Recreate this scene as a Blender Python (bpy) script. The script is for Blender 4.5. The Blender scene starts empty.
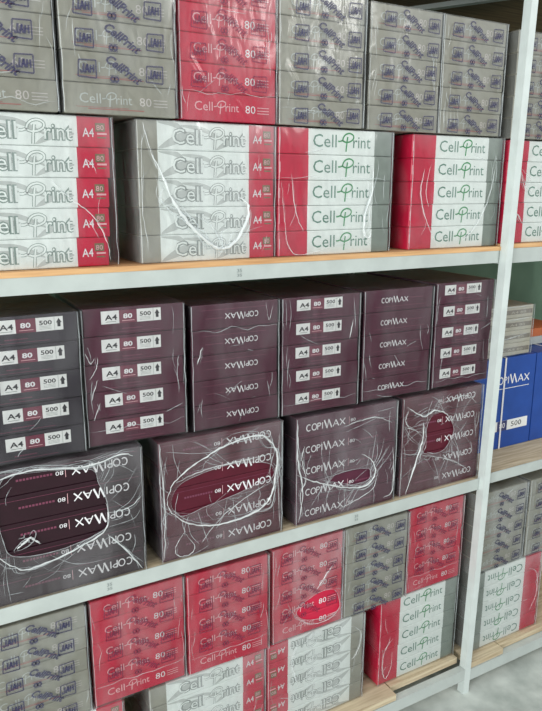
import bpy, bmesh, math, random
from mathutils import Vector, Matrix, noise
sc = bpy.context.scene
C = sc.collection
PI = math.pi

# ---------------------------------------------------------------- camera, light, exposure
cam_data = bpy.data.cameras.new('camera')
cam = bpy.data.objects.new('camera', cam_data); C.objects.link(cam)
cam_data.sensor_fit = 'HORIZONTAL'; cam_data.sensor_width = 36.0
cam_data.lens = 683.09 / 542.0 * 36.0
yaw, pitch, roll = math.radians(29.359), math.radians(-13.655), math.radians(0.15)
fwd = Vector((math.sin(yaw)*math.cos(pitch), math.cos(yaw)*math.cos(pitch), math.sin(pitch)))
r0 = Vector((math.cos(yaw), -math.sin(yaw), 0)); u0 = r0.cross(fwd)
rr = math.cos(roll)*r0 + math.sin(roll)*u0
uu = -math.sin(roll)*r0 + math.cos(roll)*u0
M = Matrix((rr, uu, -fwd)).transposed().to_4x4()
M.translation = Vector((-1.3584, -1.2622, 1.4198))
cam.matrix_world = M
sc.camera = cam

w = bpy.data.worlds.new('World'); sc.world = w; w.use_nodes = True
bg = w.node_tree.nodes['Background']
bg.inputs[0].default_value = (0.93, 0.98, 1.0, 1); bg.inputs[1].default_value = 0.60
def area(name, loc, target, sx, sy, power, col):
    d = bpy.data.lights.new(name, 'AREA'); d.shape = 'RECTANGLE'; d.size = sx; d.size_y = sy
    d.energy = power; d.color = col
    o = bpy.data.objects.new(name, d); C.objects.link(o); o.location = loc
    o.rotation_euler = (Vector(target)-Vector(loc)).to_track_quat('-Z', 'Y').to_euler()
area('left_daylight_area', (-4.3, -2.5, 2.0), (-0.5, 0, 0.95), 2.2, 1.7, 150, (0.97, 1.0, 0.99))  # unseen area light, added for soft daylight from the left and film gloss
area('upper_right_area', (0.9, -2.3, 2.9), (-0.3, 0, 0.8), 0.3, 1.3, 26, (1.0, 1.0, 0.96))  # second added area light, above right, with no known source
sc.view_settings.view_transform = 'Standard'; sc.view_settings.look = 'None'
sc.view_settings.gamma = 1; sc.view_settings.use_curve_mapping = False
sc.view_settings.exposure = 0.09
sc.cycles.use_denoising = True
sc.cycles.transparent_max_bounces = 16

# ---------------------------------------------------------------- materials
def s2l(c): return tuple(((x/255)/12.92 if x/255 <= .04045 else ((x/255+.055)/1.055)**2.4) for x in c)
MATS = {}
def mat(name, rgb, rough=.5, var=.06, scale=30, spec=.4, metallic=0, bump=0.0, rgb2=None, stretch=(1, 1, 1), detail=3):
    if name in MATS: return MATS[name]
    m = bpy.data.materials.new(name); m.use_nodes = True; nt = m.node_tree; N = nt.nodes; L = nt.links
    b = N['Principled BSDF']; b.inputs['Roughness'].default_value = rough
    b.inputs['Specular IOR Level'].default_value = spec; b.inputs['Metallic'].default_value = metallic
    tc = N.new('ShaderNodeTexCoord'); mp = N.new('ShaderNodeMapping'); mp.inputs['Scale'].default_value = stretch
    n = N.new('ShaderNodeTexNoise'); n.inputs['Scale'].default_value = scale; n.inputs['Detail'].default_value = detail
    L.new(tc.outputs['Object'], mp.inputs[0]); L.new(mp.outputs[0], n.inputs['Vector'])
    rp = N.new('ShaderNodeValToRGB')
    c = s2l(rgb); c2 = s2l(rgb2) if rgb2 else tuple(x*(1-var*2) for x in c)
    rp.color_ramp.elements[0].color = (*c2, 1); rp.color_ramp.elements[1].color = (*(c if rgb2 else tuple(min(1, x*(1+var)) for x in c)), 1)
    rp.color_ramp.elements[0].position = .3; rp.color_ramp.elements[1].position = .7
    L.new(n.outputs['Fac'], rp.inputs[0]); L.new(rp.outputs[0], b.inputs['Base Color'])
    if bump:
        bp = N.new('ShaderNodeBump'); bp.inputs['Strength'].default_value = bump; bp.inputs['Distance'].default_value = .002
        L.new(n.outputs['Fac'], bp.inputs['Height']); L.new(bp.outputs[0], b.inputs['Normal'])
    MATS[name] = m; return m
def film(name, haze_lo, haze_hi, tint=(.9, .93, .95), gloss=.12, gl_k=.6, scale=9, trans=(1, 1, 1)):
    """clear shrink film: transparent, with cloudy patches, wrinkles and a gloss coat"""
    m = bpy.data.materials.new(name); m.use_nodes = True; nt = m.node_tree; N = nt.nodes; L = nt.links
    N.clear(); out = N.new('ShaderNodeOutputMaterial')
    tr = N.new('ShaderNodeBsdfTransparent'); tr.inputs[0].default_value = (*trans, 1)
    df = N.new('ShaderNodeBsdfDiffuse'); df.inputs[0].default_value = (*tint, 1)
    gl = N.new('ShaderNodeBsdfGlossy'); gl.inputs['Roughness'].default_value = .2
    tc = N.new('ShaderNodeTexCoord'); mp = N.new('ShaderNodeMapping'); mp.inputs['Scale'].default_value = (1, 1, .45)
    mp.inputs['Rotation'].default_value = (0, .5, 0)
    L.new(tc.outputs['Object'], mp.inputs[0])
    n1 = N.new('ShaderNodeTexNoise'); n1.inputs['Scale'].default_value = scale; n1.inputs['Detail'].default_value = 5; n1.inputs['Distortion'].default_value = 1.2
    n2 = N.new('ShaderNodeTexNoise'); n2.inputs['Scale'].default_value = 26; n2.inputs['Detail'].default_value = 2; n2.inputs['Distortion'].default_value = .8
    L.new(mp.outputs[0], n1.inputs['Vector']); L.new(mp.outputs[0], n2.inputs['Vector'])
    bp = N.new('ShaderNodeBump'); bp.inputs['Strength'].default_value = .9; bp.inputs['Distance'].default_value = .004
    L.new(n2.outputs['Fac'], bp.inputs['Height']); L.new(bp.outputs[0], gl.inputs['Normal'])
    mr = N.new('ShaderNodeMapRange'); mr.inputs[1].default_value = .38; mr.inputs[2].default_value = .68
    mr.inputs[3].default_value = haze_lo; mr.inputs[4].default_value = haze_hi
    L.new(n1.outputs['Fac'], mr.inputs[0])
    m1 = N.new('ShaderNodeMixShader'); L.new(mr.outputs[0], m1.inputs[0]); L.new(tr.outputs[0], m1.inputs[1]); L.new(df.outputs[0], m1.inputs[2])
    fr = N.new('ShaderNodeFresnel'); fr.inputs['IOR'].default_value = 1.38; L.new(bp.outputs[0], fr.inputs['Normal'])
    mu = N.new('ShaderNodeMath'); mu.operation = 'MULTIPLY_ADD'; mu.inputs[1].default_value = gl_k; mu.inputs[2].default_value = gloss*.4
    L.new(fr.outputs[0], mu.inputs[0])
    m2 = N.new('ShaderNodeMixShader'); L.new(mu.outputs[0], m2.inputs[0]); L.new(m1.outputs[0], m2.inputs[1]); L.new(gl.outputs[0], m2.inputs[2])
    L.new(m2.outputs[0], out.inputs[0]); MATS[name] = m; return m
FILM = film('shrink_film', .0, .11, gloss=.08)
FILMH = film('cloudy_shrink_film', .03, .20, gloss=.08)
FILMG = film('greyish_shrink_film', .03, .13, tint=(.8, .78, .82), gloss=.06)
FILMD = film('thin_clear_shrink_film', .0, .06, tint=(.8, .8, .82), gloss=.04)

def semi(name, rgb, alpha, rough=.3):
    m = mat(name, rgb, rough, .03, 50, .6).copy(); m.name = name; MATS[name] = m
    m.node_tree.nodes['Principled BSDF'].inputs['Alpha'].default_value = alpha; return m
PLEAT = semi('bunched_film', (236, 240, 240), .72, .2)
PLEAT_THIN = semi('thin_film_crease', (225, 232, 234), .42, .2)
INK_BLUE = semi('blue_black_ink', (40, 38, 84), .74, .5)
INK_PLUM = semi('plum_ink', (96, 26, 66), .55, .5)
GREYP = mat('grey_wrapper', (158, 156, 143), .45, .05)
GREYG = mat('green_grey_wrapper', (138, 148, 140), .45, .05)
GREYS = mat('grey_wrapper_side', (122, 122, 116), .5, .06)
REDP = mat('red_wrapper', (205, 30, 68), .42, .05)
WHITEP = mat('white_wrapper', (240, 246, 242), .45, .03)
SWOOSH = mat('pale_grey_print', (196, 201, 197), .45, .02)
SWOOSH2 = mat('mid_grey_print', (142, 150, 146), .45, .02)
PRINT_GREEN = mat('green_grey_print', (96, 138, 122), .45, .02)
PRINT_EMER = mat('green_print', (58, 150, 92), .45, .02)
OUTL = mat('outline_print', (132, 150, 142), .45, .02)
OLIVE = mat('olive_print', (126, 116, 84), .45, .02)
FAINT_W = mat('faint_white_print', (206, 200, 196), .45, .02)
FAINT_R = mat('faint_red_print', (176, 112, 108), .45, .02)
PINKP = mat('pink_white_print', (238, 184, 190), .45, .02)
BLUEP = mat('blue_blob_print', (58, 62, 108), .45, .02)
PLUM = mat('maroon_wrapper', (84, 32, 54), .36, .08)
PLUMD = mat('dark_maroon_wrapper', (52, 25, 38), .36, .08)
PLUMK = mat('blackish_maroon_wrapper', (42, 14, 26), .36, .08)
PLUMX = mat('charcoal_plum_wrapper', (52, 44, 54), .36, .08)
PLUMW = mat('deep_wine_wrapper', (86, 14, 36), .36, .08)
PLUML = mat('wine_line_print', (120, 62, 84), .4, .02)
WTEXT = mat('white_lettering', (236, 234, 236), .4, .01)
LABELW = mat('white_label_paper', (236, 236, 234), .5, .02)
LABELM = mat('maroon_label_print', (118, 52, 72), .5, .02)
LABELK = mat('black_label_print', (42, 38, 44), .5, .02)
BLUEC = mat('blue_carton_board', (34, 76, 158), .45, .05)
BEIGE = mat('beige_wrapper', (196, 190, 172), .5, .06)
BEIGE2 = mat('brown_grey_print', (132, 122, 108), .5, .05)
METAL = mat('white_painted_steel', (190, 197, 193), .42, .04, 22, .45)
WOOD = mat('raw_plank_wood', (228, 184, 134), .65, .1, 14, .2, rgb2=(190, 140, 96), stretch=(.5, 8, 8))
PALEWOOD = mat('weathered_pale_plank_wood', (218, 202, 172), .7, .1, 14, .2, rgb2=(176, 156, 126), stretch=(.5, 8, 8))
DARKWOOD = mat('dark_plank_wood', (128, 114, 90), .7, .1, 14, .2, rgb2=(96, 84, 66), stretch=(.5, 8, 8))  # darker wood tone for the topmost board, seen from below

# ---------------------------------------------------------------- mesh helpers
class MB:
    def __init__(s): s.v = []; s.f = []; s.m = []; s.mats = []
    def mi(s, m):
        if m not in s.mats: s.mats.append(m)
        return s.mats.index(m)
    def add(s, vs, fs, m):
        o = len(s.v); s.v += [tuple(v) for v in vs]; k = s.mi(m)
        for f in fs: s.f.append(tuple(i+o for i in f)); s.m.append(k)
    def box(s, x0, x1, y0, y1, z0, z1, m):
        s.add([(x, y, z) for x in (x0, x1) for y in (y0, y1) for z in (z0, z1)],
              [(0, 1, 3, 2), (4, 6, 7, 5), (0, 4, 5, 1), (2, 3, 7, 6), (0, 2, 6, 4), (1, 5, 7, 3)], m)
    def quad(s, x0, x1, z0, z1, y, m): s.add([(x0, y, z0), (x1, y, z0), (x1, y, z1), (x0, y, z1)], [(0, 1, 2, 3)], m)
    def mesh(s, name, smooth=False):
        me = bpy.data.meshes.new(name); me.from_pydata(s.v, [], s.f)
        for m in s.mats: me.materials.append(m)
        me.polygons.foreach_set('material_index', s.m)
        if smooth: me.polygons.foreach_set('use_smooth', [True]*len(s.f))
        me.update(); return me
    def stroke(s, pts, wd, y, m):
        """flat pen stroke in the XZ plane"""
        P = [Vector((p[0], 0, p[1])) for p in pts]; vs = []; n = len(P)
        for i in range(n):
            a = P[max(0, i-1)]; b = P[min(n-1, i+1)]; d = (b-a)
            if d.length < 1e-9: d = Vector((1, 0, 0))
            d.normalize(); nn = Vector((-d.z, 0, d.x))*wd/2
            for q in (P[i]+nn, P[i]-nn): vs.append((q.x, y, q.z))
        s.add(vs, [(2*i, 2*i+1, 2*i+3, 2*i+2) for i in range(n-1)], m)
    def ridge(s, pts, wd, ht, m, taper=True, rnd=None):
        """raised fold of film along pts (x, z, y) : half-round section"""
        P = [Vector(p) for p in pts]; n = len(P); K = 5; vs = []
        for i in range(n):
            d = P[min(n-1, i+1)]-P[max(0, i-1)]
            if d.length < 1e-9: d = Vector((1, 0, 0))
            d.normalize(); nn = Vector((-d.z, 0, d.x))
            t = i/(n-1); k = (math.sin(PI*min(1, max(0, t)))**.5 if taper else 1)*(1 if rnd is None else rnd.uniform(.5, 1.35))
            k = max(k, .12)
            for j in range(K):
                a = PI*j/(K-1)
                vs.append(tuple(P[i]+nn*(math.cos(a)*wd*k/2)+Vector((0, -math.sin(a)*ht*k, 0))))
        s.add(vs, [(K*i+j, K*i+j+1, K*i+K+j+1, K*i+K+j) for i in range(n-1) for j in range(K-1)], m)

def smooth_curve(pts, n=6, closed=False):
    out = []; N_ = len(pts); P = [Vector((*p, 0)[:3]) for p in pts]
    rng = range(N_ if closed else N_-1)
    for i in rng:
        if closed: a, b, c, d = P[(i-1) % N_], P[i], P[(i+1) % N_], P[(i+2) % N_]
        else: a, b, c, d = P[max(0, i-1)], P[i], P[i+1], P[min(N_-1, i+2)]
        for k in range(n):
            t = k/n
            q = .5*((2*b)+(c-a)*t+(2*a-5*b+4*c-d)*t*t+(-a+3*b-3*c+d)*t*t*t); out.append((q.x, q.y))
    if not closed: out.append((P[-1].x, P[-1].y))
    return out

_tc = {}
def text_geo(txt, bold=0.0, shear=0.0):
    k = (txt, bold, shear)
    if k in _tc: return _tc[k]
    c = bpy.data.curves.new('t', 'FONT'); c.body = txt; c.size = 1; c.offset = bold; c.shear = shear
    c.resolution_u = 2; c.fill_mode = 'BOTH'
    o = bpy.data.objects.new('t', c); C.objects.link(o)
    dg = bpy.context.evaluated_depsgraph_get(); dg.update()
    me = bpy.data.meshes.new_from_object(o.evaluated_get(dg))
    vs = [(v.co.x, v.co.y) for v in me.vertices]; fs = [tuple(p.vertices) for p in me.polygons]
    bpy.data.objects.remove(o); bpy.data.curves.remove(c); bpy.data.meshes.remove(me)
    x0 = min(v[0] for v in vs); x1 = max(v[0] for v in vs); z0 = min(v[1] for v in vs); z1 = max(v[1] for v in vs)
    _tc[k] = ([(v[0]-x0, v[1]) for v in vs], fs, x1-x0, z0, z1); return _tc[k]
def put_text(mb, txt, x, z, width, m, y, height=None, bold=0.0, shear=0.0):
    """text with its left end at x, baseline z, fitted to a width (and cap height)"""
    vs, fs, w_, z0, z1 = text_geo(txt, bold, shear)
    sx = width/w_; sz = sx if height is None else height/.73
    mb.add([(x+a*sx, y, z+b*sz) for a, b in vs], fs, m)

def cell_logo(mb, x, z, width, m, mp, y, outline=None):
    """'Cell·Print' with the looping P"""
    s = width; h = s*.185
    if outline:
        put_text(mb, 'Cell', x, z, s*.40, outline, y, h*1.0, bold=.05)
        put_text(mb, 'rint', x+s*.69, z, s*.31, outline, y, h*.95, bold=.05)
        y2 = y-.00025
    else: y2 = y
    put_text(mb, 'Cell', x, z, s*.40, m, y2, h)
    put_text(mb, 'rint', x+s*.69, z, s*.31, m, y2, h*.95)
    loop = smooth_curve([(.425, .085), (.46, .085), (.50, .095), (.56, .075), (.63, .085), (.685, .12), (.69, .17), (.63, .20), (.56, .185), (.515, .14), (.505, .09)], 4)
    stem = [(.59, .15), (.575, .05), (.565, -.055)]
    for o_, mm, yy in ((.034, outline, y), (.021, mp, y2)):
        if mm is None: continue
        mb.stroke([(x+a*s, z+b*s) for a, b in loop], s*o_, yy-.00001, mm)
        mb.stroke([(x+a*s, z+b*s) for a, b in stem], s*o_, yy-.00004, mm)
def copi_logo(mb, x, z, width, m, y, wd=None):
    """COPIMAX lettering: the M and A drawn as leaning strokes"""
    s = width; h = s*.185; wd = wd or s*.022; h2 = h*.78
    def st(pts, k=1.0): mb.stroke([(x+a*s, z+b*h) for a, b in pts], wd*k, y-st.i*2e-6, m); st.i += 1
    st.i = 0
    st([(.065+.055*math.cos(a), .39+.37*math.sin(a)) for a in [math.radians(t) for t in range(48, 318, 22)]])
    st([(.20+.058*math.cos(a), .39+.37*math.sin(a)) for a in [math.radians(t) for t in range(0, 361, 24)]])
    st([(.285, 0), (.285, .76)]); st([(.285, .74), (.34, .73), (.365, .6), (.34, .42), (.285, .38)])
    st([(.405, .0), (.405, .76)])
    st([(.45, .98), (.525, -.05)], 1.5); st([(.525, -.05), (.56, .9)], .75); st([(.56, .98), (.64, -.05)], 1.5)
    st([(.675, 0), (.745, .78)], .9); st([(.745, .78), (.82, 0)], 1.2); st([(.70, .26), (.79, .26)], .7)
    st([(.85, .78), (.985, 0)], 1.1); st([(.85, 0), (.985, .78)], .9)
def arabic_box(mb, cx, cz, s, m, y, slant=0):
    def st(p, k=1): mb.stroke([(cx+(a+slant*b)*s, cz+b*s) for a, b in p], s*.075*k, y-st.i*2e-6, m); st.i += 1
    st.i = 0
    st([(-.5, -.42), (.5, -.46)]); st([(.5, -.46), (.46, .45)]); st([(.46, .45), (-.47, .42)]); st([(-.47, .42), (-.5, -.42)])
    st([(-.38, -.08), (-.33, -.22), (-.22, -.2), (-.2, .24)], 1.5)
    st([(-.12, -.24), (.0, .22)], 1.5); st([(.0, .22), (.07, -.2)], 1.3); st([(-.08, -.06), (.06, -.04)])
    st([(.15, -.22), (.17, .2)], 1.4); st([(.15, .0), (.33, .02)]); st([(.34, -.2), (.33, .22)], 1.4)

def ream_body(mb, w_, d, h, zones, front_y, sidem, rnd, side2=None):
    """paper-wrapped block with rounded long edges, extruded across its printed zones"""
    r = .0026; prof = []
    for (cy, cz, a0) in ((-d/2+r, h/2-r, 90), (-d/2+r, -h/2+r, 180), (d/2-r, -h/2+r, 270), (d/2-r, h/2-r, 0)):
        for k in range(4):
            a = math.radians(a0+k*30); prof.append((cy+r*math.cos(a), cz+r*math.sin(a)))
    xs = [(-w_/2, None, .0016), (-w_/2+.0015, None, 0)]; u = 0
    edges = []
    for fr, m in zones:
        n = max(1, int(round(fr*6)))
        for k in range(n): edges.append((-w_/2+(u+fr*(k+1)/n)*w_, m))
        u += fr
    st = [(-w_/2, .0016)] + [(-w_/2+.0014, 0)] + [(min(e[0], w_/2-.0014), 0) for e in edges[:-1]] + [(w_/2-.0014, 0), (w_/2, .0016)]
    fm = [sidem and zones[0][1]] + [e[1] for e in edges] + [zones[-1][1]]
    vs = []; K = len(prof)
    for x, ins in st:
        g = 1-2*ins/h
        for (a, b) in prof: vs.append((x, a*(1-2*ins/d), b*g))
    base = len(mb.v); mb.v += vs
    for i in range(len(st)-1):
        k = mb.mi(fm[i])
        for j in range(K):
            mb.f.append((base+K*i+j, base+K*i+(j+1) % K, base+K*i+K+(j+1) % K, base+K*i+K+j)); mb.m.append(k)
    k = mb.mi(sidem)
    mb.f.append(tuple(base+j for j in range(K))[::-1]); mb.m.append(k)
    mb.f.append(tuple(base+K*(len(st)-1)+j for j in range(K))); mb.m.append(mb.mi(side2 or sidem))
    # folded flaps on both ends
    for sgn in (-1, 1):
        x = sgn*(w_/2+.0004)
        for (ya, yb) in ((-d/2+.006, -.002), (.002, d/2-.006)):
            mb.add([(x, ya, h*.36), (x, yb, h*.36), (x, (ya+yb)/2+(yb-ya)*.28, -h*.34), (x, (ya+yb)/2-(yb-ya)*.28, -h*.34)],
                   [(0, 1, 2, 3) if sgn > 0 else (3, 2, 1, 0)], (side2 or sidem) if sgn > 0 else sidem)

_rc = {}
def ream_mesh(style, w_, d, h):
    k = (style, round(w_, 4), round(d, 3), round(h, 4))
    if k in _rc: return _rc[k]
    rnd = random.Random(style); mb = MB(); y = -d/2-.0004; X = lambda u: -w_/2+u*w_; Z = lambda v: -h/2+v*h
    if style in ('white_outline', 'white_outline_green'):
        ream_body(mb, w_, d, h, [(.135, GREYP), (.665, WHITEP), (.20, REDP)], y, GREYS, rnd, REDP)
        sw = SWOOSH if style == 'white_outline' else SWOOSH
        for (a, b, c, dd, e) in ((.14, .05, .46, .55, .16), (.14, .95, .34, .62, .10), (.55, .06, .78, .42, .12), (.30, .85, .62, .35, .07)):
            p = smooth_curve([(a, b), ((a+c)/2, (b+dd)/2+.14), (c, dd)], 6); vs = []
            for i, q in enumerate(p):
                t = math.sin(PI*i/(len(p)-1))*e+.015
                vs += [(X(q[0]), y+.0002, Z(min(.96, q[1]+t))), (X(q[0]), y+.0002, Z(max(.04, q[1]-t)))]
            mb.add(vs, [(2*i, 2*i+1, 2*i+3, 2*i+2) for i in range(len(p)-1)], sw)
        cell_logo(mb, X(.235), Z(.22), w_*.535, WHITEP, WHITEP, y-.0001, SWOOSH2 if style == 'white_outline' else OUTL)
        put_text(mb, 'A4', X(.83), Z(.34), w_*.07, WTEXT, y, h*.30, bold=.01)
        mb.quad(X(.91), X(.97), Z(.52), Z(.80), y, OLIVE); mb.quad(X(.92), X(.98), Z(.42), Z(.48), y, PINKP); mb.quad(X(.92), X(.975), Z(.30), Z(.35), y, OLIVE)
        put_text(mb, '80', X(.917), Z(.57), w_*.045, PINKP, y-.0002, h*.18)
    elif style == 'white_plain':
        ream_body(mb, w_, d, h, [(.245, REDP), (.59, WHITEP), (.165, GREYG)], y, REDP, rnd, GREYS)
        cell_logo(mb, X(.285), Z(.30), w_*.51, PRINT_GREEN, PRINT_EMER, y)
        mb.quad(X(.005), X(.012), Z(.3), Z(.7), y, PINKP)
    elif style in ('grey_end', 'red_end', 'grey_sixty'):
        base = REDP if style == 'red_end' else GREYP
        ream_body(mb, w_, d, h, [(1, base)], y, GREYS if base is GREYP else REDP, rnd)
        tw = PINKP if base is REDP else FAINT_W
        cell_logo(mb, X(.13), Z(.36), w_*.46, tw if base is REDP else SWOOSH, tw if base is REDP else SWOOSH, y)
        put_text(mb, '60' if style == 'grey_sixty' else '80', X(.66), Z(.34), w_*.11, WTEXT if base is REDP else FAINT_W, y, h*.30)
        for q in (.55, .44, .34): mb.quad(X(.79), X(.92), Z(q), Z(q)+.0014, y, tw)
        if base is GREYP:
            mb.quad(X(.2), X(.7), Z(.16), Z(.16)+.0016, y, FAINT_R)
            mb.quad(X(.10), X(.56), Z(.22), Z(.22)+.0008, y, FAINT_R)
    elif style.startswith('maroon'):
        base = {'c': PLUMX, 'd': PLUMK, 'p': PLUM, 'w': PLUMW}[style.split('_')[2]]
        ream_body(mb, w_, d, h, [(1, base)], y, PLUMD, rnd)
        kind = style.split('_')[1]
        if kind == 'long':
            copi_logo(mb, X(.09), Z(.33), w_*.38, WTEXT, y)
            mb.quad(X(.505), X(.508), Z(.28), Z(.66), y, PINKP)
            put_text(mb, '80', X(.52), Z(.40), w_*.05, WTEXT, y, h*.16)
            for k_ in range(11): mb.quad(X(.59+k_*.021), X(.605+k_*.021), Z(.42), Z(.50), y, PLUML)
            mb.quad(X(.02), X(.98), Z(.16), Z(.16)+.0008, y, PLUML)
        elif kind == 'name':
            copi_logo(mb, X(.24), Z(.40), w_*.39, WTEXT, y)
            mb.quad(X(.645), X(.85), Z(.55), Z(.55)+.0012, y, PLUML)
            mb.quad(X(.14), X(.90), Z(.22), Z(.22)+.0009, y, PLUML)
        else:
            mb.quad(X(.2), X(.75), Z(.10), Z(.10)+.0008, y, PLUML)
            for k_ in range(9): mb.quad(X(.37+k_*.022), X(.385+k_*.022), Z(.20), Z(.24), y, PLUML)
    elif style == 'beige':
        ream_body(mb, w_, d, h, [(1, BEIGE)], y, BEIGE, rnd)
        mb.quad(X(.02), X(.98), Z(.30), Z(.66), y, BEIGE2)
        put_text(mb, 'A4 80', X(.55), Z(.36), w_*.3, BEIGE, y-.0002, h*.2)
        for k_ in range(7): mb.quad(X(.06+k_*.06), X(.10+k_*.06), Z(.4), Z(.55), y-.0002, BEIGE)
    me = mb.mesh('ream'); me.polygons.foreach_set('use_smooth', [False]*len(me.polygons)); _rc[k] = me; return me
_lc = {}
def label_mesh(w_, d, h, u0, u1):
    k = (round(w_, 4), round(d, 3), round(h, 4), u0, u1)
    if k in _lc: return _lc[k]
    mb = MB(); y = -d/2-.0011; X = lambda u: -w_/2+(u0+(u1-u0)*u)*w_; Z = lambda v: -h/2+v*h
    z0, z1 = Z(.42), Z(.88); t = .0006
    mb.box(X(0), X(.295), y, y+t, z0, z1, LABELW); mb.box(X(.295), X(.59), y, y+t, z0, z1, LABELM); mb.box(X(.59), X(1), y, y+t, z0, z1, LABELW)
    q = y-.0003
    put_text(mb, 'A4', X(.06), z0+(z1-z0)*.30, (X(.25)-X(.05)), LABELK, q, h*.19, bold=.02)
    put_text(mb, '80', X(.36), z0+(z1-z0)*.36, (X(.50)-X(.36))*1.1, WTEXT, q, h*.17, bold=.03)
    put_text(mb, '500', X(.64), z0+(z1-z0)*.46, (X(.83)-X(.64)), LABELK, q, h*.15, bold=.02)
    for zz in (.14, .24, .34): mb.quad(X(.64), X(.82), z0+(z1-z0)*zz, z0+(z1-z0)*zz+.0006, q, SWOOSH2)
    mb.quad(X(.07), X(.24), z0+(z1-z0)*.14, z0+(z1-z0)*.18, q, SWOOSH2); mb.quad(X(.34), X(.55), z0+(z1-z0)*.16, z0+(z1-z0)*.2, q, PINKP)
    mb.quad(X(.865), X(.87), z0, z1, q, SWOOSH2)
    cx = X(.935); a = (z1-z0)
    mb.add([(cx-.005, q, z0+a*.55), (cx+.005, q, z0+a*.55), (cx, q, z0+a*.88)], [(0, 1, 2)], LABELK)
    mb.quad(cx-.0028, cx+.0028, z0+a*.25, z0+a*.55, q, LABELK)
    _lc[k] = mb.mesh('label_strip'); return _lc[k]

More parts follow.
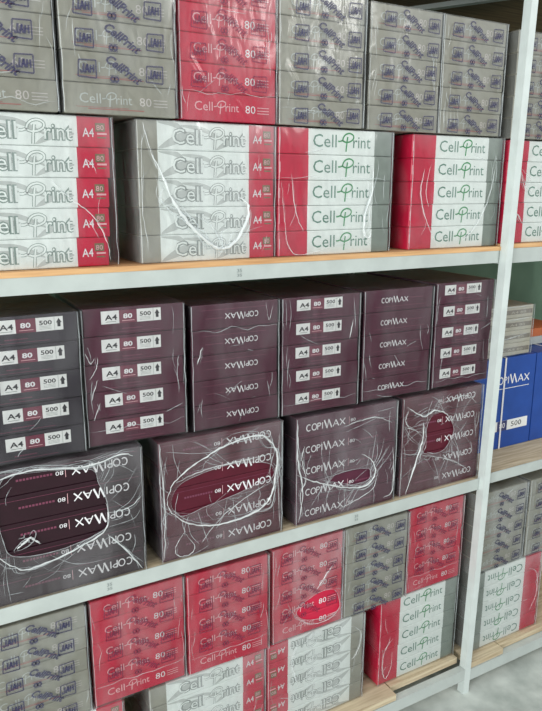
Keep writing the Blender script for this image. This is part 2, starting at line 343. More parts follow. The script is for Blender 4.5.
def film_mesh(w_, d, H, fmat, seed, hole=None, rims=(), ink=None, creases=10, seam=None):
    """shrink wrap round the pack; local origin at base centre; optional torn hole in the front"""
    rnd = random.Random(seed); mb = MB(); g = .0022
    x0, x1 = -w_/2-g, w_/2+g; y0, y1 = -d/2-g, d/2+g*.6; z0, z1 = .0006, H+g*.5
    X = lambda u: -w_/2+u*w_; Z = lambda v: v*H
    def bumpf(x, z):
        e = min(1, min(x-x0, x1-x, z-z0, z1-z)/.02); e = max(0, e)
        return -e*(.0014+.0018*noise.noise(Vector((x*14+seed, z*9, 0)))+.0010*noise.noise(Vector((x*40, z*22, seed))))
    if hole:
        hp = smooth_curve([(X(a), Z(b)) for a, b in hole], 8, True)
        cx = sum(p[0] for p in hp)/len(hp); cz = sum(p[1] for p in hp)/len(hp); n = len(hp); R = 9; vs = []
        # outer boundary points by ray casting from the hole's middle
        cor = []
        for p in hp:
            dx, dz = p[0]-cx, p[1]-cz; t = 1e9
            if abs(dx) > 1e-9: t = min(t, ((x1 if dx > 0 else x0)-cx)/dx)
            if abs(dz) > 1e-9: t = min(t, ((z1 if dz > 0 else z0)-cz)/dz)
            cor.append([cx+dx*t, cz+dz*t])
        for (qx, qz) in ((x0, z0), (x0, z1), (x1, z0), (x1, z1)):
            i = min(range(n), key=lambda i_: (cor[i_][0]-qx)**2+(cor[i_][1]-qz)**2); cor[i] = [qx, qz]
        for r in range(R):
            t = (r/(R-1))**1.3
            for i, p in enumerate(hp):
                x = p[0]+(cor[i][0]-p[0])*t; z = p[1]+(cor[i][1]-p[1])*t
                pl = .0012*math.sin(i*.9+seed)*math.sin(PI*min(1, t+.15))*noise.noise(Vector((i*.2, seed, 0)))*2
                vs.append((x, y0+bumpf(x, z)+pl*(t < .99), z))
        mb.add(vs, [(r*n+i, r*n+(i+1) % n, (r+1)*n+(i+1) % n, (r+1)*n+i) for r in range(R-1) for i in range(n)], fmat)
    else:
        nx, nz = 18, 18; vs = []
        for j in range(nz+1):
            for i in range(nx+1):
                x = x0+(x1-x0)*i/nx; z = z0+(z1-z0)*j/nz; vs.append((x, y0+bumpf(x, z), z))
        mb.add(vs, [(j*(nx+1)+i, j*(nx+1)+i+1, (j+1)*(nx+1)+i+1, (j+1)*(nx+1)+i) for j in range(nz) for i in range(nx)], fmat)
    mb.add([(x0, y0, z0), (x0, y1, z0), (x0, y1, z1), (x0, y0, z1)], [(0, 3, 2, 1)], fmat)
    mb.add([(x1, y0, z0), (x1, y1, z0), (x1, y1, z1), (x1, y0, z1)], [(0, 1, 2, 3)], fmat)
    mb.add([(x0, y0, z1), (x1, y0, z1), (x1, y1, z1), (x0, y1, z1)], [(0, 1, 2, 3)], fmat)
    mb.add([(x0, y1, z0), (x1, y1, z0), (x1, y1, z1), (x0, y1, z1)], [(3, 2, 1, 0)], fmat)
    def P3(q, off=.001):
        x = min(x1-.002, max(x0+.002, X(q[0]))); z = min(z1-.001, max(.0026, Z(q[1]))); return (x, y0+bumpf(x, z)-off*.2, z)
    for (pts, wd, kind) in rims:
        c = smooth_curve(pts, 7)
        c = [(a+rnd.gauss(0, .0022), b+rnd.gauss(0, .0022)) for a, b in c]
        if wd > .0024: wd *= 1.5
        mb.ridge([P3(q) for q in c], wd*(.8 if kind else 1), wd*.5, PLEAT if kind else PLEAT_THIN, rnd=rnd)
        if kind and wd > .0013:
            for k in range(5 if wd > .002 else 3):
                i0, i1 = rnd.randint(0, len(c)//2), rnd.randint(len(c)//2, len(c)); ph = rnd.uniform(0, 99); am = wd/w_*rnd.uniform(1.2, 3.6)
                cc = [(a+am*noise.noise(Vector((i*.10, ph, 0)))*2, b+am*noise.noise(Vector((i*.10, ph, 7)))*2) for i, (a, b) in enumerate(c)][i0:i1]
                if len(cc) > 3: mb.ridge([P3(q) for q in cc], max(.0007, wd*.3), wd*.2, PLEAT_THIN, rnd=rnd)
    if hole and rims:
        c = smooth_curve(hole, 6, True); i0 = rnd.randint(0, 9)
        mb.ridge([P3(q) for q in c[i0:]+c[:i0]], .0016, .001, PLEAT_THIN, rnd=rnd)
    if hole:                      # pulled film fans out from the tear
        hc = smooth_curve(hole, 6, True); mx = sum(p[0] for p in hc)/len(hc); mz = sum(p[1] for p in hc)/len(hc)
        for k in range(36 if fmat is FILMG else 8):
            a, b = hc[rnd.randrange(len(hc))]; sw = rnd.choice((-1, 1))*rnd.uniform(.6, 3.0); dx, dz = (a-mx), (b-mz); ln = rnd.uniform(.10, .42)/max(.05, math.hypot(dx-sw*dz, dz+sw*dx))
            ex, ez = a+(dx-sw*dz)*ln, b+(dz+sw*dx)*ln; gx, gz = rnd.uniform(0, .12)*dx, rnd.uniform(0, .12)*dz
            ex = min(.99, max(.01, ex)); ez = min(.98, max(.02, ez))
            c = smooth_curve([(a+gx, b+gz), ((a+ex)/2+dx*.12+rnd.uniform(-.02, .02), (b+ez)/2+dz*.12+rnd.uniform(-.02, .02)), (ex, ez)], 6)
            mb.ridge([P3(q) for q in c], rnd.uniform(.0005, .0016), .0007, PLEAT_THIN, rnd=rnd)
    for k in range(creases):      # small pulled creases near edges and round the tear
        side = rnd.random()
        if side < .35: u = rnd.uniform(.01, .12); v = rnd.uniform(.05, .8); du = rnd.uniform(-.05, .06); dv = rnd.uniform(.08, .28)
        elif side < .7: u = rnd.uniform(.86, .99); v = rnd.uniform(.05, .8); du = rnd.uniform(-.06, .05); dv = rnd.uniform(.08, .28)
        else: u = rnd.uniform(.1, .8); v = rnd.uniform(.03, .95); du = rnd.uniform(-.15, .25); dv = rnd.uniform(-.10, .12)
        c = smooth_curve([(u, v), (u+du*.5+rnd.uniform(-.02, .02), v+dv*.5), (min(.995, max(.005, u+du)), min(.99, max(.01, v+dv)))], 5)
        mb.ridge([P3((min(.998, max(.002, a)), b)) for a, b in c], rnd.uniform(.0006, .0016), .0007, PLEAT_THIN, rnd=rnd)
    if seam is not None:
        c = [(t/16, seam+.02*noise.noise(Vector((t*.35, seed, 3)))*2) for t in range(17)]
        mb.ridge([P3(q) for q in c], .0014, .0009, PLEAT_THIN, rnd=rnd)
    # bright edge folds down the front corners
    for xx in (.004, .996):
        c = [(xx+rnd.gauss(0, .002), t/12) for t in range(13)]
        mb.ridge([(X(a), y0-.0006, Z(b)*.99+.002) for a, b in c], .0016, .001, PLEAT_THIN, taper=False, rnd=rnd)
    if ink:
        rows, bl, br, diag, im = ink; y = y0-.0035; h = H/5
        for r in rows:
            zc = (r+.5)*h; s = h*.62
            dz = rnd.uniform(-.04, .04)*h
            if bl: arabic_box(mb, X(bl)+rnd.uniform(-.002, .002), zc-.1*h+dz, s, im, y, .05)
            if br: arabic_box(mb, X(br)+rnd.uniform(-.002, .002), zc-.05*h-dz, s, im, y, .05)
            if diag:
                a0 = X(diag); L = w_*.34; ang = -.55
                vs, fs, tw, _, _ = text_geo('CellPrint', .035, .35)
                sc_ = L/tw
                mb.add([(a0+(a*sc_)*math.cos(ang)-(b*sc_*1.1)*math.sin(ang), y, zc+.22*h+(a*sc_)*math.sin(ang)+(b*sc_*1.1)*math.cos(ang)) for a, b in vs], fs, im)
                cx, cz = a0+L*.22, zc-.34*h
                for o_ in (-.0035, .0035):
                    mb.stroke([(cx+o_+.0036*math.cos(t*.7), cz+.0038*math.sin(t*.7)) for t in range(10)], .0032, y-.0003, im)
                mb.stroke([(cx-.008, cz+.006), (cx+.008, cz+.006)], .001, y-.0006, im); mb.stroke([(cx-.008, cz-.006), (cx+.008, cz-.006)], .001, y-.0006, im)
    me = mb.mesh('shrink_wrap'); me.polygons.foreach_set('use_smooth', [True]*len(me.polygons)); return me

def link(name, me, parent=None, loc=(0, 0, 0), rot=(0, 0, 0)):
    o = bpy.data.objects.new(name, me); C.objects.link(o); o.location = loc; o.rotation_euler = rot
    if parent: o.parent = parent
    return o
def tag(o, label, cat, group=None):
    o['label'] = label; o['category'] = cat
    if group: o['group'] = group

SEED = [3]
def pack(label, group, xL, y, z, H, style, yaw=0.0, flip=False, long=False, w_=None, f=FILM, hole=None, rims=(), ink=None,
         creases=9, seam=None, lean=0.0, strip=None, n=5, jit=.0012, styles=None, depth=None, name='paper_pack'):
    SEED[0] += 1; seed = SEED[0]; rnd = random.Random(seed*7)
    w_ = w_ or (.296 if long else .208); d = depth or (.208 if long else .292)
    a = math.radians(yaw)
    root = bpy.data.objects.new(name, None); C.objects.link(root); root.empty_display_size = .05
    cx, cy = w_/2, d/2
    root.location = (xL+cx*math.cos(a)-cy*math.sin(a), y+.004+cx*math.sin(a)+cy*math.cos(a), z)
    root.rotation_euler = (0, 0, a); tag(root, label, 'paper pack', group)
    h = H/n
    for k in range(n):
        st = styles[k] if styles else style
        o = link('ream', ream_mesh(st, w_-.003, d-.003, h-.0006), root,
                 (rnd.uniform(-1, 1)*jit+lean*((n-1)/2-k)/n, rnd.uniform(-1, 1)*jit*.5, (k+.5)*h+.0003), (0, PI if flip else 0, 0))
        if strip: link('label_strip', label_mesh(w_-.003, d-.003, h-.0006, *strip), o)
    link('shrink_wrap', film_mesh(w_+abs(lean), d, H-.0008, f, seed, hole, rims, ink, creases, seam), root)
    return root

# ---------------------------------------------------------------- setting
def structure(name, mb): o = link(name, mb.mesh(name)); o['kind'] = 'structure'; return o
FLOOR = mat('worn_concrete', (222, 227, 220), .8, .1, 9, .2, rgb2=(158, 166, 160), detail=8, bump=.3)
WALL = mat('green_grey_painted_wall', (120, 146, 126), .8, .1, 4, .2, rgb2=(92, 116, 98), detail=6)
FZ = -.034
b = MB(); b.box(-6, 6, -6, 1.0, FZ-.1, FZ, FLOOR); structure('floor', b)
b = MB(); b.box(-6, 6, .80, .92, FZ, 3.0, WALL); structure('wall_back', b)

# ---------------------------------------------------------------- shelving unit
rack = bpy.data.objects.new('metal_shelving', None); C.objects.link(rack); rack.location = (0, 0, FZ)
tag(rack, 'white painted steel shelving rack with raw wooden boards, filled with paper packs', 'shelving')
def rpart(name, mb, smooth=False, parent=None):
    o = link(name, mb.mesh(name)); o.parent = parent or rack; o.location = (0, 0, -FZ if parent is None else 0); return o
POSTM = mat('bright_white_painted_steel', (214, 222, 219), .4, .04, 22, .45)
def angle_post(xt, xb, y, sgn=1, ztop=2.05):
    """folded steel angle, leaning a little; front flange and side flange with slots"""
    mb = MB(); W_, D_, t = .0215, .024, .0028
    def X(z): return xb+(xt-xb)*(z-FZ)/(1.9-FZ)
    zs = (FZ, ztop)
    def slab(xa, xb_, ya, yb):
        vs = [(X(z)+q, yy, z) for z in zs for (q, yy) in ((xa, ya), (xb_, ya), (xb_, yb), (xa, yb))]
        mb.add(vs, [(3, 2, 1, 0), (4, 5, 6, 7), (0, 1, 5, 4), (1, 2, 6, 5), (2, 3, 7, 6), (3, 0, 4, 7)], POSTM)
    if sgn > 0:
        slab(0, W_, y, y+t); slab(0, t, y+t, y+D_)
    else:
        slab(0, W_, y-t, y); slab(0, t, y-D_, y-t)
    return mb
rpart('post', angle_post(.033, -.011, -.034))
rpart('post', angle_post(.033, -.011, .64, -1))
rpart('post', angle_post(-1.80, -1.80, -.034)); rpart('post', angle_post(-1.80, -1.80, .64, -1))
rpart('post', angle_post(1.10, 1.10, -.034)); rpart('post', angle_post(1.10, 1.10, .64, -1))
def beam(x0, x1, z1, y, h=.030, back=False, drop=0.0):
    mb = MB(); t = .002; s = -1 if back else 1
    ya, yb = (y, y+t) if not back else (y-t, y)
    mb.box(x0, x1, ya, yb, z1-h, z1, METAL)
    yc = (yb, yb+.02) if not back else (ya-.02, ya)
    mb.box(x0, x1, yc[0], yc[1], z1-drop-t, z1-drop, METAL); mb.box(x0, x1, yc[0], yc[1], z1-h, z1-h+t, METAL)
    return rpart('shelf_beam', mb)
def board(x0, x1, y0, y1, z0, z1):
    mb = MB(); mb.box(x0, x1, y0, y1, z0, z1, DARKWOOD if z0 > 1.8 else WOOD if z0 > 1 else PALEWOOD)
    return rpart('shelf_board', mb)
L0, PX, R0 = -1.80, .0145, 1.10
A_, B_, C_ = 1.2695, .6465, .060
AB = beam(L0, PX, A_, -.012, .031); BB = beam(L0, PX-.01, B_, -.017, .033, drop=.0165); CB = beam(L0, PX-.02, C_-.010, -.033, .036)
beam(PX+.003, R0, A_+.004, -.012, .038); beam(PX, R0, B_+.006, -.017, .030, drop=.017); beam(PX-.008, R0, C_-.018, -.033, .036)
for z in (A_, B_, C_): beam(L0, R0, z, .62, .03, True)
beam(L0, PX+.003, 1.905, -.012); beam(PX+.006, R0, 1.905, -.012); beam(L0, R0, 1.905, .62, .03, True)
board(L0, PX+.010, -.013, .30, A_, A_+.0102); board(L0, PX+.010, .303, .62, A_, A_+.0102)
board(PX+.0155, R0, -.013, .62, A_+.0045, A_+.0147)
board(L0, PX+.010, -.0098, .30, B_-.016, B_-.0028); board(L0, PX+.010, .303, .62, B_-.016, B_-.0028)
board(PX+.0155, R0, -.0098, .62, B_-.010, B_+.0055)
board(L0, -.27, -.034, .29, C_-.006, C_+.0125); board(-.266, PX-.028, -.002, .29, C_-.006, C_+.0125); board(L0, PX-.03, .30, .62, C_-.006, C_+.0125)
board(PX, .15, -.030, .29, C_-.016, C_+.0025); board(.153, R0, -.012, .29, C_-.016, C_+.0025)
board(L0, PX, -.008, .62, 1.9055, 1.921); board(PX+.006, R0, -.008, .62, 1.9055, 1.921)
# cross bars under the boards and the brace under the topmost one
def bar(name, p, q, wd, ht):
    mb = MB(); P, Q = Vector(p), Vector(q); d = (Q-P).normalized(); n = Vector((-d.y, d.x, 0))*wd/2; up = Vector((0, 0, ht))
    vs = [P-n, P+n, Q+n, Q-n]; vs = vs+[v+up for v in vs]
    mb.add(vs, [(3, 2, 1, 0), (4, 5, 6, 7), (0, 1, 5, 4), (1, 2, 6, 5), (2, 3, 7, 6), (3, 0, 4, 7)], METAL); return rpart(name, mb)
bar('cross_bar', (.145, .02, 1.893), (-.17, .60, 1.893), .024, .012)
for x in (-1.2, -.6): bar('cross_bar', (x, .0, 1.893), (x, .60, 1.893), .022, .012)
# small stamped number marks on the beam faces
MARK = mat('grey_stamp_print', (140, 148, 146), .5, .02)
for (bm_, x, z, ym) in ((AB, -.735, A_-.021, -.0124), (BB, -1.04, B_-.021, -.0174), (BB, -.42, B_-.021, -.0174)):
    mb = MB(); put_text(mb, '35', x, z+.007, .011, MARK, ym, .007, bold=.02); put_text(mb, '35', x, z-.002, .011, MARK, ym, .006, bold=.02)
    o = rpart('stamped_number', mb, parent=bm_)

# ---------------------------------------------------------------- packs: board A, lower layer
zA = A_+.0105; HA = .265; zA2 = zA+HA+.0032; HA2 = .258
G2 = 'white and red paper packs on the upper board'
pack('white pack with red A4 ends, cut by the left photo edge on the upper board', G2, -.983-.296, .004, zA, HA, 'white_outline_green', long=True, lean=-.016, creases=8,
     rims=[([(.62, .60), (.72, .48), (.85, .36), (.93, .18), (.95, .04)], .0018, 1)])
pack('white pack with grey left edge and a big U-shaped film fold across its front', G2, -.930, .004, zA, HA, 'white_outline', .6, long=True, f=FILMH, creases=8,
     rims=[([(.09, .78), (.17, .6), (.23, .44), (.37, .24), (.51, .11), (.61, .09), (.71, .18), (.78, .33), (.77, .43), (.7, .47)], .0055, 1), ([(.04, .98), (.09, .78), (.13, .66)], .0022, 1), ([(.03, .9), (.02, .4), (.05, .1)], .0015, 1)])
pack('red and white pack with green lettering, in the middle of the upper board', G2, -.628, .004, zA, HA, 'white_plain', -.5, long=True, creases=9, seam=.62,
     rims=[([(.02, .59), (.05, .29), (.07, .12), (.14, .02), (.29, .02), (.52, .08), (.76, .12)], .0016, 1), ([(.82, .7), (.81, .49), (.75, .32), (.75, .16), (.8, .13), (.81, .18)], .004, 1), ([(.1, .66), (.13, .4), (.2, .2)], .0014, 1)])
pack('red and white pack with green lettering beside the white post on the upper board', G2, -.266, .010, zA, HA, 'white_plain', -1.0, long=True, w_=.290, creases=8,
     rims=[([(.13, .71), (.1, .53), (.13, .35), (.22, .16), (.31, .04)], .002, 1), ([(.19, .75), (.15, .55), (.18, .38)], .0014, 1), ([(.91, .77), (.85, .45), (.73, .2), (.57, .06)], .002, 1)])
# board A, upper layer
G1 = 'grey and red stamped paper packs along the top row'
S4 = (0, 1, 2, 3, 4); S14 = (1, 2, 3, 4)
pack('grey stamped pack in the upper left corner, left edge cut off by the photo', G1, -1.276, -.002, zA2, HA2, 'grey_end', ink=(S14, .30, .74, .40, INK_BLUE), seam=.06, styles=['grey_end', 'grey_sixty', 'grey_sixty', 'grey_end', 'grey_end'])
pack('grey stamped pack immediately left of the only red pack in the top row', G1, -1.060, -.005, zA2, HA2, 'grey_end', ink=(S14, .20, .80, .36, INK_BLUE))
pack('red stamped pack between grey packs in the top row', G1, -.842, .001, zA2, HA2, 'red_end', .3, ink=(S14, .18, .80, .36, INK_PLUM), seam=.2)
pack('grey stamped pack immediately right of the red pack in the top row', G1, -.630, -.001, zA2, HA2, 'grey_end', -1.2, ink=(S4, .24, .86, .42, INK_BLUE), seam=.12, styles=['grey_end', 'grey_sixty', 'grey_end', 'grey_end', 'grey_sixty'])
pack('grey stamped pack in the top row, second from the white post', G1, -.404, .003, zA2, HA2, 'grey_end', .5, w_=.2055, ink=(S4, .24, .84, .40, INK_BLUE), seam=.09,
     rims=[([(.03, .30), (.07, .42), (.08, .5)], .001, 1), ([(.06, .27), (.10, .40)], .001, 1)])
pack('grey stamped pack with streaky film corner, left beside the white post in the top row', G1, -.194, .006, zA2, HA2, 'grey_end', .4, w_=.202, ink=(S4, .20, .84, .36, INK_BLUE),
     rims=[([(.06+k*.055, .03+.01*k), (.04+k*.055, .22)], .0009, 1) for k in range(5)])

# ---------------------------------------------------------------- packs: board B, lower layer
zB = B_-.0024; HB = .268; zB2 = .9215; HB2 = .269
G4 = 'maroon ream packs lying sideways on the middle board'
pack('dark maroon pack with large upside down lettering, big torn film, at left photo edge', G4, -1.250, -.012, zB, HB+.007, 'maroon_long_d', -.5, True, True, f=FILMG, creases=8,
     hole=[(.1, .93), (.2, .96), (.63, .91), (.7, .78), (.75, .6), (.72, .42), (.41, .34), (.14, .37), (.08, .5), (.06, .75)],
     rims=[([(.74, .37), (.86, .21), (.97, .02)], .0028, 1), ([(.0, .90), (.1, .95), (.3, .97), (.63, .93), (.86, .97), (.94, .94)], .0028, 1), ([(.75, .54), (.88, .54), (.99, .62)], .0016, 1),
           ([(.02, .42), (.12, .30), (.22, .25), (.47, .3), (.7, .39), (.75, .5), (.74, .62)], .0026, 1), ([(.16, .42), (.22, .47), (.25, .48), (.3, .42)], .004, 1), ([(.02, .86), (.01, .5), (.04, .3)], .002, 1)])
pack('maroon pack whose torn film shows a wide oval of deep red, upside down lettering', G4, -.917, -.012, zB, HB+.004, 'maroon_long_w', .3, True, True, f=FILMG, creases=16, w_=.294,
     hole=[(.08, .51), (.14, .63), (.3, .69), (.53, .72), (.78, .69), (.91, .63), (.91, .53), (.78, .5), (.6, .45), (.36, .41), (.17, .37), (.1, .43)],
     rims=[([(.05, .54), (.11, .67), (.3, .8), (.53, .89), (.78, .92), (.88, .86), (.95, .72), (.93, .51), (.88, .33), (.73, .24), (.48, .22), (.24, .28), (.08, .42), (.05, .54)], .0034, 1),
           ([(.17, .23), (.1, .12), (.12, .04), (.2, .02), (.25, .08), (.17, .23)], .002, 1), ([(.01, .98), (.02, .74), (.03, .42), (.01, .03)], .0024, 1),
           ([(.12, .66), (.35, .72), (.6, .73), (.92, .74)], .002, 1), ([(.3, .1), (.5, .3), (.85, .48)], .0016, 1), ([(.05, .93), (.4, .86), (.8, .99)], .0012, 0), ([(.97, .9), (.96, .5), (.98, .05)], .0014, 1)])
pack('maroon pack with upright lettering and a small red slit low in its cloudy film', G4, -.584, -.008, zB, HB, 'maroon_long_p', .3, False, True, f=FILMG, creases=14,
     hole=[(.31, .38), (.46, .42), (.66, .41), (.73, .37), (.72, .29), (.62, .27), (.44, .29)],
     rims=[([(.01, .49), (.16, .4), (.4, .29), (.6, .23), (.73, .25), (.78, .35), (.74, .47), (.63, .56)], .0032, 1), ([(.07, .75), (.05, .62), (.09, .46)], .0022, 1), ([(.42, .06), (.58, .11), (.76, .18), (.8, .3)], .002, 1),
           ([(.44, .85), (.6, .88), (.78, .88), (.94, .8)], .0018, 1), ([(.46, .8), (.6, .83), (.78, .88)], .0012, 0), ([(.01, .97), (.01, .8), (.02, .57), (.06, .35), (.03, .04)], .0026, 1), ([(.96, .55), (.98, .3), (.97, .1), (.88, .06)], .0022, 1),
           ([(.03, .6), (.09, .44), (.04, .3), (.06, .1)], .0018, 1), ([(.45, .68), (.55, .72), (.62, .66)], .001, 0)])
pack('maroon pack with upside down lettering and six-sided red tear, beside the white post', G4, -.268, -.004, zB, HB, 'maroon_long_w', 0, True, True, f=FILMG, w_=.277, creases=14,
     hole=[(.38, .79), (.51, .78), (.63, .61), (.6, .5), (.5, .39), (.27, .41), (.26, .55), (.3, .72)],
     rims=[([(.04, .92), (.17, .83), (.27, .79), (.37, .83), (.51, .78), (.62, .66)], .0026, 1), ([(.24, .73), (.24, .55), (.18, .34), (.07, .02)], .0036, 1), ([(.25, .39), (.46, .33), (.69, .23), (.9, .08)], .0018, 1),
           ([(.02, .72), (.1, .69), (.23, .63)], .0014, 1), ([(.4, .88), (.6, .91), (.79, .92), (.91, .82)], .0018, 1), ([(.06, .88), (.03, .78), (.08, .7)], .0016, 1), ([(.63, .62), (.78, .82), (.9, .94)], .0012, 0), ([(.6, .5), (.75, .3)], .001, 0)])
# board B, upper layer
G3 = 'maroon ream packs in the upper layer of the middle board'
pack('charcoal maroon pack with white A4 labels, cut by the left photo edge', G3, -1.268, -.004, zB2+.004, HB2+.006, 'maroon_tag_c', f=FILMD, strip=(.30, .875), creases=10)
pack('maroon pack with white A4 labels, immediately right of the charcoal one at left', G3, -1.052, .006, zB2+.004, HB2+.006, 'maroon_tag_p', -2.4, f=FILMD, w_=.203, strip=(.17, .76), creases=11, seam=.12, jit=.003,
     rims=[([(.02, .7), (.06, .62), (.10, .66)], .0016, 1), ([(.05, .35), (.12, .5)], .0014, 1), ([(.06, .2), (.13, .33)], .0014, 1), ([(.04, .5), (.11, .58), (.13, .66)], .0014, 1)])
pack('maroon pack of upside down lettered reams between two packs with white labels', G3, -.832, .002, zB2, HB2, 'maroon_name_p', -.5, True, f=FILMD, w_=.205, creases=10, seam=.80,
     rims=[([(.05, .55), (.11, .68)], .002, 1), ([(.84, .98), (.87, .84), (.92, .96)], .0012, 1)])
pack('maroon pack with white A4 labels between two packs with lettering only', G3, -.619, .000, zB2, HB2, 'maroon_tag_p', -1.5, f=FILMD, w_=.206, strip=(.17, .76), creases=10, seam=.10, jit=.002,
     rims=[([(.86, .6), (.9, .78)], .0018, 1)])
pack('maroon pack of upright lettered reams, second from the white post', G3, -.396, .001, zB2, HB2, 'maroon_name_p', -.6, f=FILMD, w_=.210, creases=9, seam=.10)
pack('maroon pack with white A4 labels touching the white post', G3, -.171, .004, zB2, HB2+.003, 'maroon_tag_p', .2, f=FILMD, w_=.202, strip=(.13, .76), creases=9, seam=.07)

# ---------------------------------------------------------------- packs: board C
zC = C_+.0128; HC = .260; zC2 = zC+HC+.0036; HC2 = .254
G6 = 'paper packs on the lowest board'
pack('pack with red front at the bottom left photo edge, only its top corner in view', G6, -1.010-.294, .003, zC, HC, 'white_outline', long=True, w_=.290)
pack('white pack with A4 on its red right end, lowest board, beside dark gap', G6, -.955, .003, zC, HC, 'white_outline', long=True, f=FILMH, creases=9, rims=[([(.16, .95), (.3, .6), (.5, .4)], .0014, 1)])
pack('white pack standing upside down on the lowest board with its red end to the left', G6, -.652, .003, zC, HC, 'white_outline', flip=True, long=True, f=FILMH, w_=.294, creases=8,
     rims=[([(.3, .97), (.23, .77), (.26, .59), (.3, .44)], .002, 1), ([(.88, .9), (.96, .77), (.93, .6), (.86, .52)], .002, 1), ([(.3, .97), (.5, .97), (.88, .9)], .0012, 1)])
pack('red and white pack with green lettering on the lowest board beside the white post', G6, -.297, .012, zC, HC, 'white_plain', long=True, w_=.282, creases=8,
     rims=[([(.17, .54), (.06, .42), (.05, .19), (.09, .07), (.15, .18), (.16, .38)], .0016, 1)])
G5 = 'grey and red stamped paper packs in the upper layer of the lowest board'
pack('grey stamped pack at the bottom left photo edge, under the middle board', G5, -1.290, .002, zC2, HC2, 'grey_end', ink=(S4, .28, .78, .42, INK_BLUE))
pack('red stamped pack immediately right of the grey pack at the bottom left', G5, -1.073, .003, zC2, HC2, 'red_end', ink=(S14, .22, .80, .38, INK_PLUM), seam=.19)
pack('red stamped pack in the middle of three red ones low on the rack', G5, -.859, -.002, zC2, HC2, 'red_end', -.8, w_=.206, ink=(S14, .20, .80, .36, INK_PLUM), seam=.17)
pack('red stamped pack with an oval film tear showing brighter red, left of a grey pack', G5, -.639, .002, zC2, HC2, 'red_end', .3, w_=.206, ink=(S14, .18, .82, .34, INK_PLUM), f=FILMH,
     hole=[(.32, .27), (.43, .35), (.64, .41), (.86, .39), (.95, .24), (.93, .14), (.72, .11), (.44, .16)], rims=[([(.6, .44), (.75, .6), (.85, .68)], .0022, 1), ([(.3, .24), (.5, .1), (.8, .07), (.97, .16)], .0014, 1)])
pack('grey stamped pack squeezed between red packs low on the rack', G5, -.427, .003, zC2, HC2, 'grey_end', -.1, w_=.204, ink=(S4, .22, .84, .38, INK_BLUE))
pack('red stamped pack beside the white post, above green lettered reams', G5, -.216, .008, zC2, HC2, 'red_end', w_=.198, ink=(S14, .20, .78, .36, INK_PLUM), seam=.2)

# ---------------------------------------------------------------- bay to the right of the post
zAr = A_+.0150
pack('red and white pack right of the white post, cut by the right photo edge', 'packs in the right bay', .042, .004, zAr, .258, 'white_plain', long=True,
     rims=[([(.06, .62), (.12, .75), (.2, .6), (.24, .5)], .003, 1), ([(.05, .4), (.14, .3), (.22, .2)], .003, 1)])
pack('grey stamped pack in the top right corner behind the white post', 'packs in the right bay', .045, .004, zAr+.2615, .252, 'grey_end', ink=(S4, .22, .84, .38, INK_BLUE))
zCr = C_+.0028
pack('white pack with upside down green lettering low in the right bay', 'packs in the right bay', .036, .002, zCr, .257, 'white_plain', flip=True, long=True, f=FILMH, lean=0,
     rims=[([(.80, .85), (.93, .75), (.95, .45), (.86, .25)], .0016, 1)])
pack('grey stamped pack low in the right bay right behind the post', 'packs in the right bay', .030, .004, zCr+.2615, .252, 'grey_end', f=FILMH, ink=(S4, None, .84, .38, INK_BLUE))
pack('grey stamped pack at the right photo edge low in the right bay', 'packs in the right bay', .250, .004, zCr+.2615, .252, 'grey_end', f=FILMH, ink=(S4, .20, .84, .38, INK_BLUE))
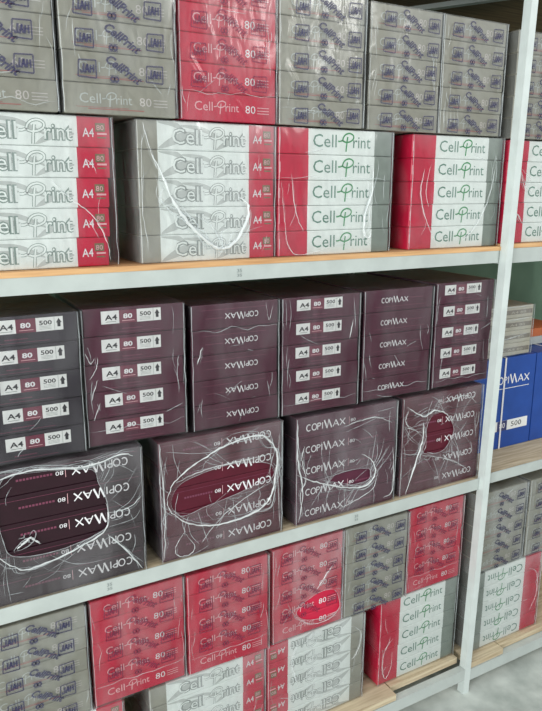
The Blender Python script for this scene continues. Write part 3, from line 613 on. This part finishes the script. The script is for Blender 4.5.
# blue cartons with a strap
zBr = B_+.0062
def carton(label, x0, x1, y, H, strap):
    mb = MB(); d = .22; root = bpy.data.objects.new('blue_carton', None); C.objects.link(root)
    root.location = ((x0+x1)/2, y+d/2, zBr); tag(root, label, 'carton', 'blue cartons on the middle board of the right bay')
    w_ = x1-x0; t = .004
    ream_body(mb, w_, d, H, [(1, BLUEC)], 0, BLUEC, random.Random(1)); mb.v = [(a, b_, c+H/2) for a, b_, c in mb.v]
    yy = -d/2-.0006
    copi_logo(mb, -w_*.10, H*.72, w_*.52, WTEXT, yy); mb.quad(-w_*.02, w_*.42, H*.665, H*.672, yy, WTEXT)
    link('body', mb.mesh('body'), root)
    mb = MB(); mb.box(-w_*.18, w_*.44, yy-.0008, yy, H*.20, H*.31, LABELW)
    put_text(mb, 'A4', -w_*.15, H*.23, w_*.10, LABELK, yy-.0012, .017); mb.quad(0, w_*.14, H*.20, H*.31, yy-.001, BLUEP); put_text(mb, '80', w_*.03, H*.23, w_*.08, WTEXT, yy-.0014, .017); put_text(mb, '500', w_*.2, H*.23, w_*.15, LABELK, yy-.0012, .017)
    link('paper_label', mb.mesh('paper_label'), root)
    mb = MB(); x = w_*strap; q = .0022
    mb.box(x-.003, x+.003, -d/2-q, -d/2-q+.001, .001, H+q, WTEXT); mb.box(x-.003, x+.003, -d/2-q, d/2+q, H+q-.001, H+q, WTEXT); mb.box(x-.003, x+.003, d/2+q-.001, d/2+q, .001, H+q, WTEXT)
    o = link('strap', mb.mesh('strap'), root); o['label'] = 'thin white plastic strap round the carton'
carton('blue carton with white lettering and a strap, beside the post in the right bay', .045, .340, .105, .285, .05)
carton('blue carton cut by the right photo edge, next to the strapped blue one', .345, .632, .105, .285, -.2)
pack('small beige pack of four reams on top of the blue strapped carton', None, .105, .108, zBr+.2875, .150, 'beige', 0, n=4, w_=.212, depth=.20, f=FILMH, creases=14,
     rims=[([(.02, .99), (.5, .985), (.98, .99)], .0022, 1), ([(.02, .75), (.5, .73), (.98, .76)], .0022, 1), ([(.05, .42), (.4, .36), (.9, .44)], .002, 1), ([(.1, .3), (.5, .1)], .0016, 1)])

# small box standing behind the beige pack
mb = MB(); w_, d_, h_ = .16, .12, .034
root = bpy.data.objects.new('small_box', None); C.objects.link(root); root.location = (.470, .245, zBr+.2885)
tag(root, 'orange and white box on the blue carton at the right photo edge', 'box')
CARD = mat('orange_card', (196, 108, 66), .6, .06); CARDW = mat('dull_white_card', (186, 190, 186), .6, .05)
mb.box(-w_/2, w_/2, -d_/2, d_/2, 0, h_, CARDW); link('body', mb.mesh('body'), root)
mb = MB(); mb.box(-w_/2-.002, w_/2+.002, -d_/2-.002, d_/2+.002, h_+.0003, h_+.018, CARD); mb.box(-w_/2-.002, w_/2+.002, -d_/2-.002, -d_/2-.0005, h_-.008, h_+.0003, CARD)
o = link('lid', mb.mesh('lid'), root); o['label'] = 'orange lid'
